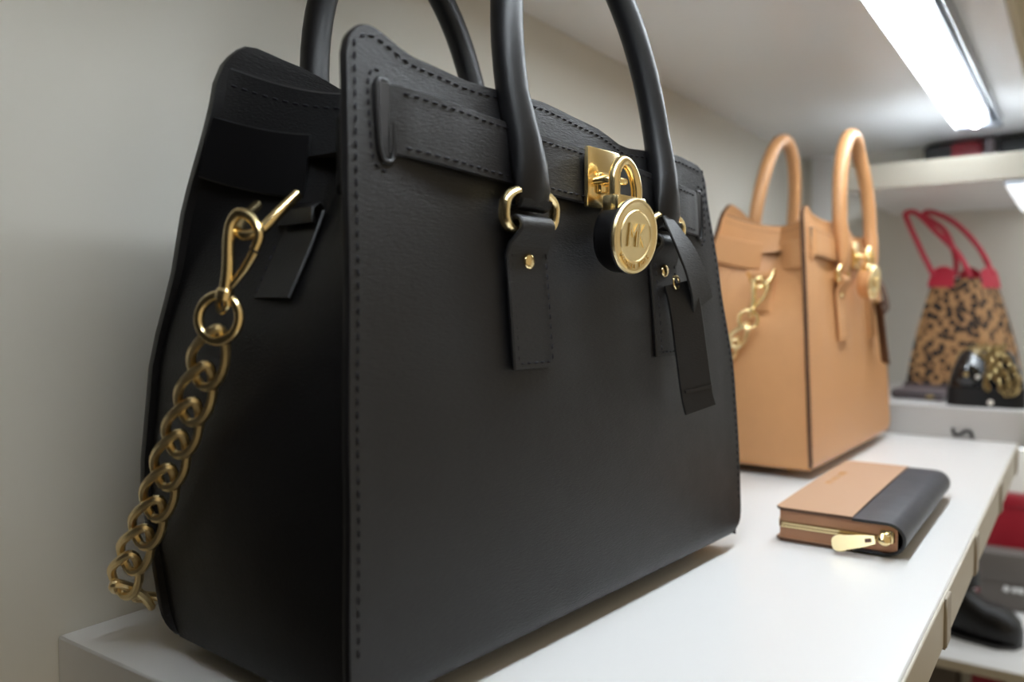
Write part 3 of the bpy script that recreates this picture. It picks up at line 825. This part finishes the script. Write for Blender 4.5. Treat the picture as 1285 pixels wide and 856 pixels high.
# ------------------------------------------------------------------ small black bag with gold chain
def quilted():
    o = V(.347, 1.105, .042)
    e = empty('evening_bag', o, math.radians(4), label='small shiny black bag draped with gold chain on the far shelf', cat='handbag')
    def rr(mb, w, d, z0, z1, tw, td, rows=8, dome=0):
        vs = []; n = 36
        for j in range(rows + 1):
            v = j / rows; k = math.sqrt(max(0, 1 - (v * dome) ** 2)) if dome else 1
            for i in range(n):
                t = 2 * PI * i / n; c, s_ = math.cos(t), math.sin(t)
                vs.append(V((w + (tw - w) * v) / 2 * math.copysign(abs(c) ** .45, c) * k, (d + (td - d) * v) / 2 * math.copysign(abs(s_) ** .45, s_) * k, z0 + (z1 - z0) * v))
        fs = [(j * n + i, j * n + (i + 1) % n, (j + 1) * n + (i + 1) % n, (j + 1) * n + i) for j in range(rows) for i in range(n)]
        fs += [tuple(range(n)), tuple(rows * n + i for i in range(n))]
        mb.add(vs, fs)
    mb = MB(); rr(mb, .098, .05, 0, .026, .096, .048, 3); mb.obj('base', M['black_smooth'], e)
    mb = MB(); rr(mb, .094, .046, .026, .078, .084, .034, 12, .75); mb.obj('flap', M['patent'], e)
    # round dome ornament at the left of the flap
    mt = Matrix.Translation((-.022, -.022, .044)) @ Matrix.Rotation(PI / 2, 4, 'X')
    mb = MB(); lathe(mb, [(.0155, -.002), (.0155, .001), (.013, .0035), (.009, .0048), (.004, .0054), (0, .0055)], mt, 28); mb.obj('round_flap', M['patent'], e)
    mb = MB(); lathe(mb, [(.0035, 0), (.003, .0015), (0, .002)], Matrix.Translation((-.024, -.0278, .045)) @ Matrix.Rotation(PI / 2, 4, 'X'), 14); mb.obj('ornament', M['antique'], e)
    for (x, z, r, y) in ((-.010, .042, .0030, -.0262), (.006, .007, .0040, -.0262)):
        mb = MB(); lathe(mb, [(r, 0), (r * .8, r * .6), (0, r)], Matrix.Translation((x, y, z)) @ Matrix.Rotation(PI / 2, 4, 'X'), 14); mb.obj('stud', M['pearl'], e)
    ch = empty('chain', (0, 0, 0)); ch.parent = e
    me = mesh_of(curb_link(.0115, .0072, .0012, .7, 16, 6), 'link', M['antique'])
    strands = [[(-.035, .012, .068), (-.020, -.004, .079), (.0, -.012, .082), (.004, -.022, .070), (.010, -.029, .050), (.017, -.031, .032), (.020, -.031, .024)],
               [(-.015, .012, .082), (.01, -.006, .083), (.018, -.018, .076), (.030, -.026, .058), (.038, -.030, .040), (.034, -.031, .022), (.022, -.031, .020)],
               [(.0, .016, .080), (.02, .002, .084), (.012, -.016, .078), (.016, -.027, .058), (.026, -.030, .042), (.028, -.031, .026)],
               [(.004, -.024, .066), (.002, -.030, .048), (.0, -.031, .034), (.004, -.031, .022)],
               [(-.03, .0, .074), (-.012, -.016, .076), (.002, -.024, .066)]]
    for i, s_ in enumerate(strands): place_links(me, 'link', catmull(s_, 8), .0078, ch, roll=.5 + i, roll_step=PI / 2)
quilted()

# ------------------------------------------------------------------ goods on the far upper shelf (seen in the gap under the overhead shelf)
def clutch(name, lo, hi, mat, label, shear=0, cat='clutch bag', flap=M['gold']):
    o = V((lo[0] + hi[0]) / 2, (lo[1] + hi[1]) / 2, lo[2]); e = empty(name, o, label=label, cat=cat)
    d = V(*hi) - V(*lo); mb = MB(); box(mb, V(0, 0, d.z / 2), d, min(d) * .18, 3)
    mb.v = [(x + shear * z, y, z) for x, y, z in mb.v]
    mb.obj('body', mat, e)
    mb = MB(); box(mb, V(shear * d.z * .68, -d.y / 2 - .001, d.z * .68), (d.x * .96, .004, d.z * .5), .0015, 2); f = mb.obj('flap', mat, e)
clutch('clutch_bag', (.216, 1.365, .385), (.262, 1.42, .463), M['black_leather'], 'black clutch at the left end of the row on the far upper shelf', .12)
clutch('clutch_bag', (.264, 1.365, .385), (.312, 1.42, .463), M['dark_red'], 'dark red clutch in the row on the far upper shelf')
clutch('gift_box', (.315, 1.36, .385), (.330, 1.42, .463), M['mauve'], 'narrow mauve box between the clutches on the far upper shelf', cat='box')
clutch('clutch_bag', (.333, 1.365, .385), (.43, 1.42, .464), M['black_smooth'], 'wide smooth black clutch at the right end of the far upper shelf row')

# ------------------------------------------------------------------ goods on the low far shelves
def boot():
    o = V(.338, 1.16, -.31)
    e = empty('ankle_boot', o, math.radians(-4), 1.22, label='black studded ankle boot on the low white shelf', cat='boot')
    # stations from heel to toe along x : (x, half width, height bottom, height top)
    vs = []; n = 18
    st = [(-.040, .004, .016, .070), (-.038, .014, .012, .090), (-.030, .020, .006, .096), (-.020, .022, .004, .076), (-.006, .024, .002, .056), (.008, .026, .001, .046), (.024, .027, .001, .043), (.036, .024, .001, .038), (.045, .016, .002, .030), (.049, .005, .006, .020)]
    for (x, w, z0, z1) in st:
        for i in range(n):
            t = 2 * PI * i / n; c, s_ = math.cos(t), math.sin(t)
            vs.append(V(x, w * math.copysign(abs(c) ** .7, c), (z0 + z1) / 2 + (z1 - z0) / 2 * math.copysign(abs(s_) ** .8, s_)))
    m = len(st)
    fs = [(j * n + i, j * n + (i + 1) % n, (j + 1) * n + (i + 1) % n, (j + 1) * n + i) for j in range(m - 1) for i in range(n)] + [tuple(range(n)), tuple((m - 1) * n + i for i in range(n))]
    mb = MB(); mb.add(vs, fs); mb.obj('upper', M['black_smooth'], e, smooth=60)
    mb = MB(); tube(mb, [(-.018, 0, .062), (-.020, 0, .080), (-.020, 0, .100), (-.020, 0, .116)], [.021, .021, .022, .0225], 18); mb.obj('shaft', M['black_smooth'], e)
    mb = MB()
    for (x, w, z0, z1) in st[1:-1]: pass
    sole = [(-.036, -.016), (-.01, -.022), (.024, -.028), (.042, -.018), (.049, 0), (.042, .018), (.024, .028), (-.01, .022), (-.036, .016)]
    m = len(sole); mb.add([V(x, y, 0) for x, y in sole] + [V(x, y, .005) for x, y in sole], [tuple(range(m)), tuple(range(m, 2 * m))] + [(i, (i + 1) % m, m + (i + 1) % m, m + i) for i in range(m)]); mb.obj('sole', M['black_edge'], e)
    for k in range(6):
        mb = MB(); lathe(mb, [(.0024, 0), (.0016, .0014), (0, .002)], Matrix.Translation((-.024 + .0012 * k, -.0222, .046 + k * .0125)) @ Matrix.Rotation(PI / 2, 4, 'X'), 10); mb.obj('stud', M['alu'], e)
boot()
def grey_box():
    o = V(.368, 1.33, -.31)
    e = empty('box_clutch', o, math.radians(3), label='warm grey box clutch with white print behind the boot', cat='clutch bag')
    mb = MB(); box(mb, (0, 0, .0475), (.085, .04, .094), .004, 3); mb.obj('body', M['grey_leather'], e)
    mb = MB(); box(mb, (0, -.021, .07), (.084, .004, .045), .0015, 2); mb.obj('flap', M['grey_leather'], e)
    for (x, w) in ((-.004, .008), (.007, .006), (.016, .009), (.027, .006)):
        mb = MB(); box(mb, (x, -.0212, .036), (w, .0012, .009), .0004, 1, rot=(0, .3, 0)); mb.obj('print_mark', M['white_print'], e)
grey_box()
def standing_bag(name, lo, hi, mat, label, taper=.7, handle=True):
    o = V((lo[0] + hi[0]) / 2, (lo[1] + hi[1]) / 2, lo[2]); d = V(*hi) - V(*lo)
    e = empty(name, o, label=label, cat='handbag')
    b = [V(-d.x / 2, -d.y / 2, 0), V(d.x / 2, -d.y / 2, 0), V(d.x / 2, d.y / 2, 0), V(-d.x / 2, d.y / 2, 0)]
    mb = MB(); quad_prism(mb, b, [V(p.x * taper, p.y * .55, d.z) for p in b], 6, .05); mb.obj('body', mat, e)
    mb = MB(); box(mb, V(0, -d.y * .30, d.z * .93), (d.x * taper * .98, d.y * .12, d.z * .12), .002, 2); mb.obj('rim', mat, e)
    if handle:
        mb = MB(); tube(mb, catmull([(-d.x * .22, 0, d.z * .97), (-d.x * .2, 0, d.z * 1.12), (0, 0, d.z * 1.2), (d.x * .2, 0, d.z * 1.12), (d.x * .22, 0, d.z * .97)], 6), .004, 8); mb.obj('handle', mat, e)
standing_bag('shoulder_bag', (.315, 1.375, -.31), (.405, 1.42, -.135), M['deep_red'], 'red leather bag standing behind the grey box clutch', .62, False)
standing_bag('shoulder_bag', (.245, 1.10, -.63), (.325, 1.2, -.338), M['grey_leather'], 'dark grey bag at the bottom right under the low shelf', .8, False)
standing_bag('shoulder_bag', (.330, 1.12, -.63), (.378, 1.22, -.352), M['pink'], 'pinkish red bag at the bottom right next to the dark grey bag', .85, False)
standing_bag('shoulder_bag', (.386, 1.10, -.63), (.46, 1.2, -.332), M['brown'], 'brown bag cut off by the bottom right corner', .9, False)
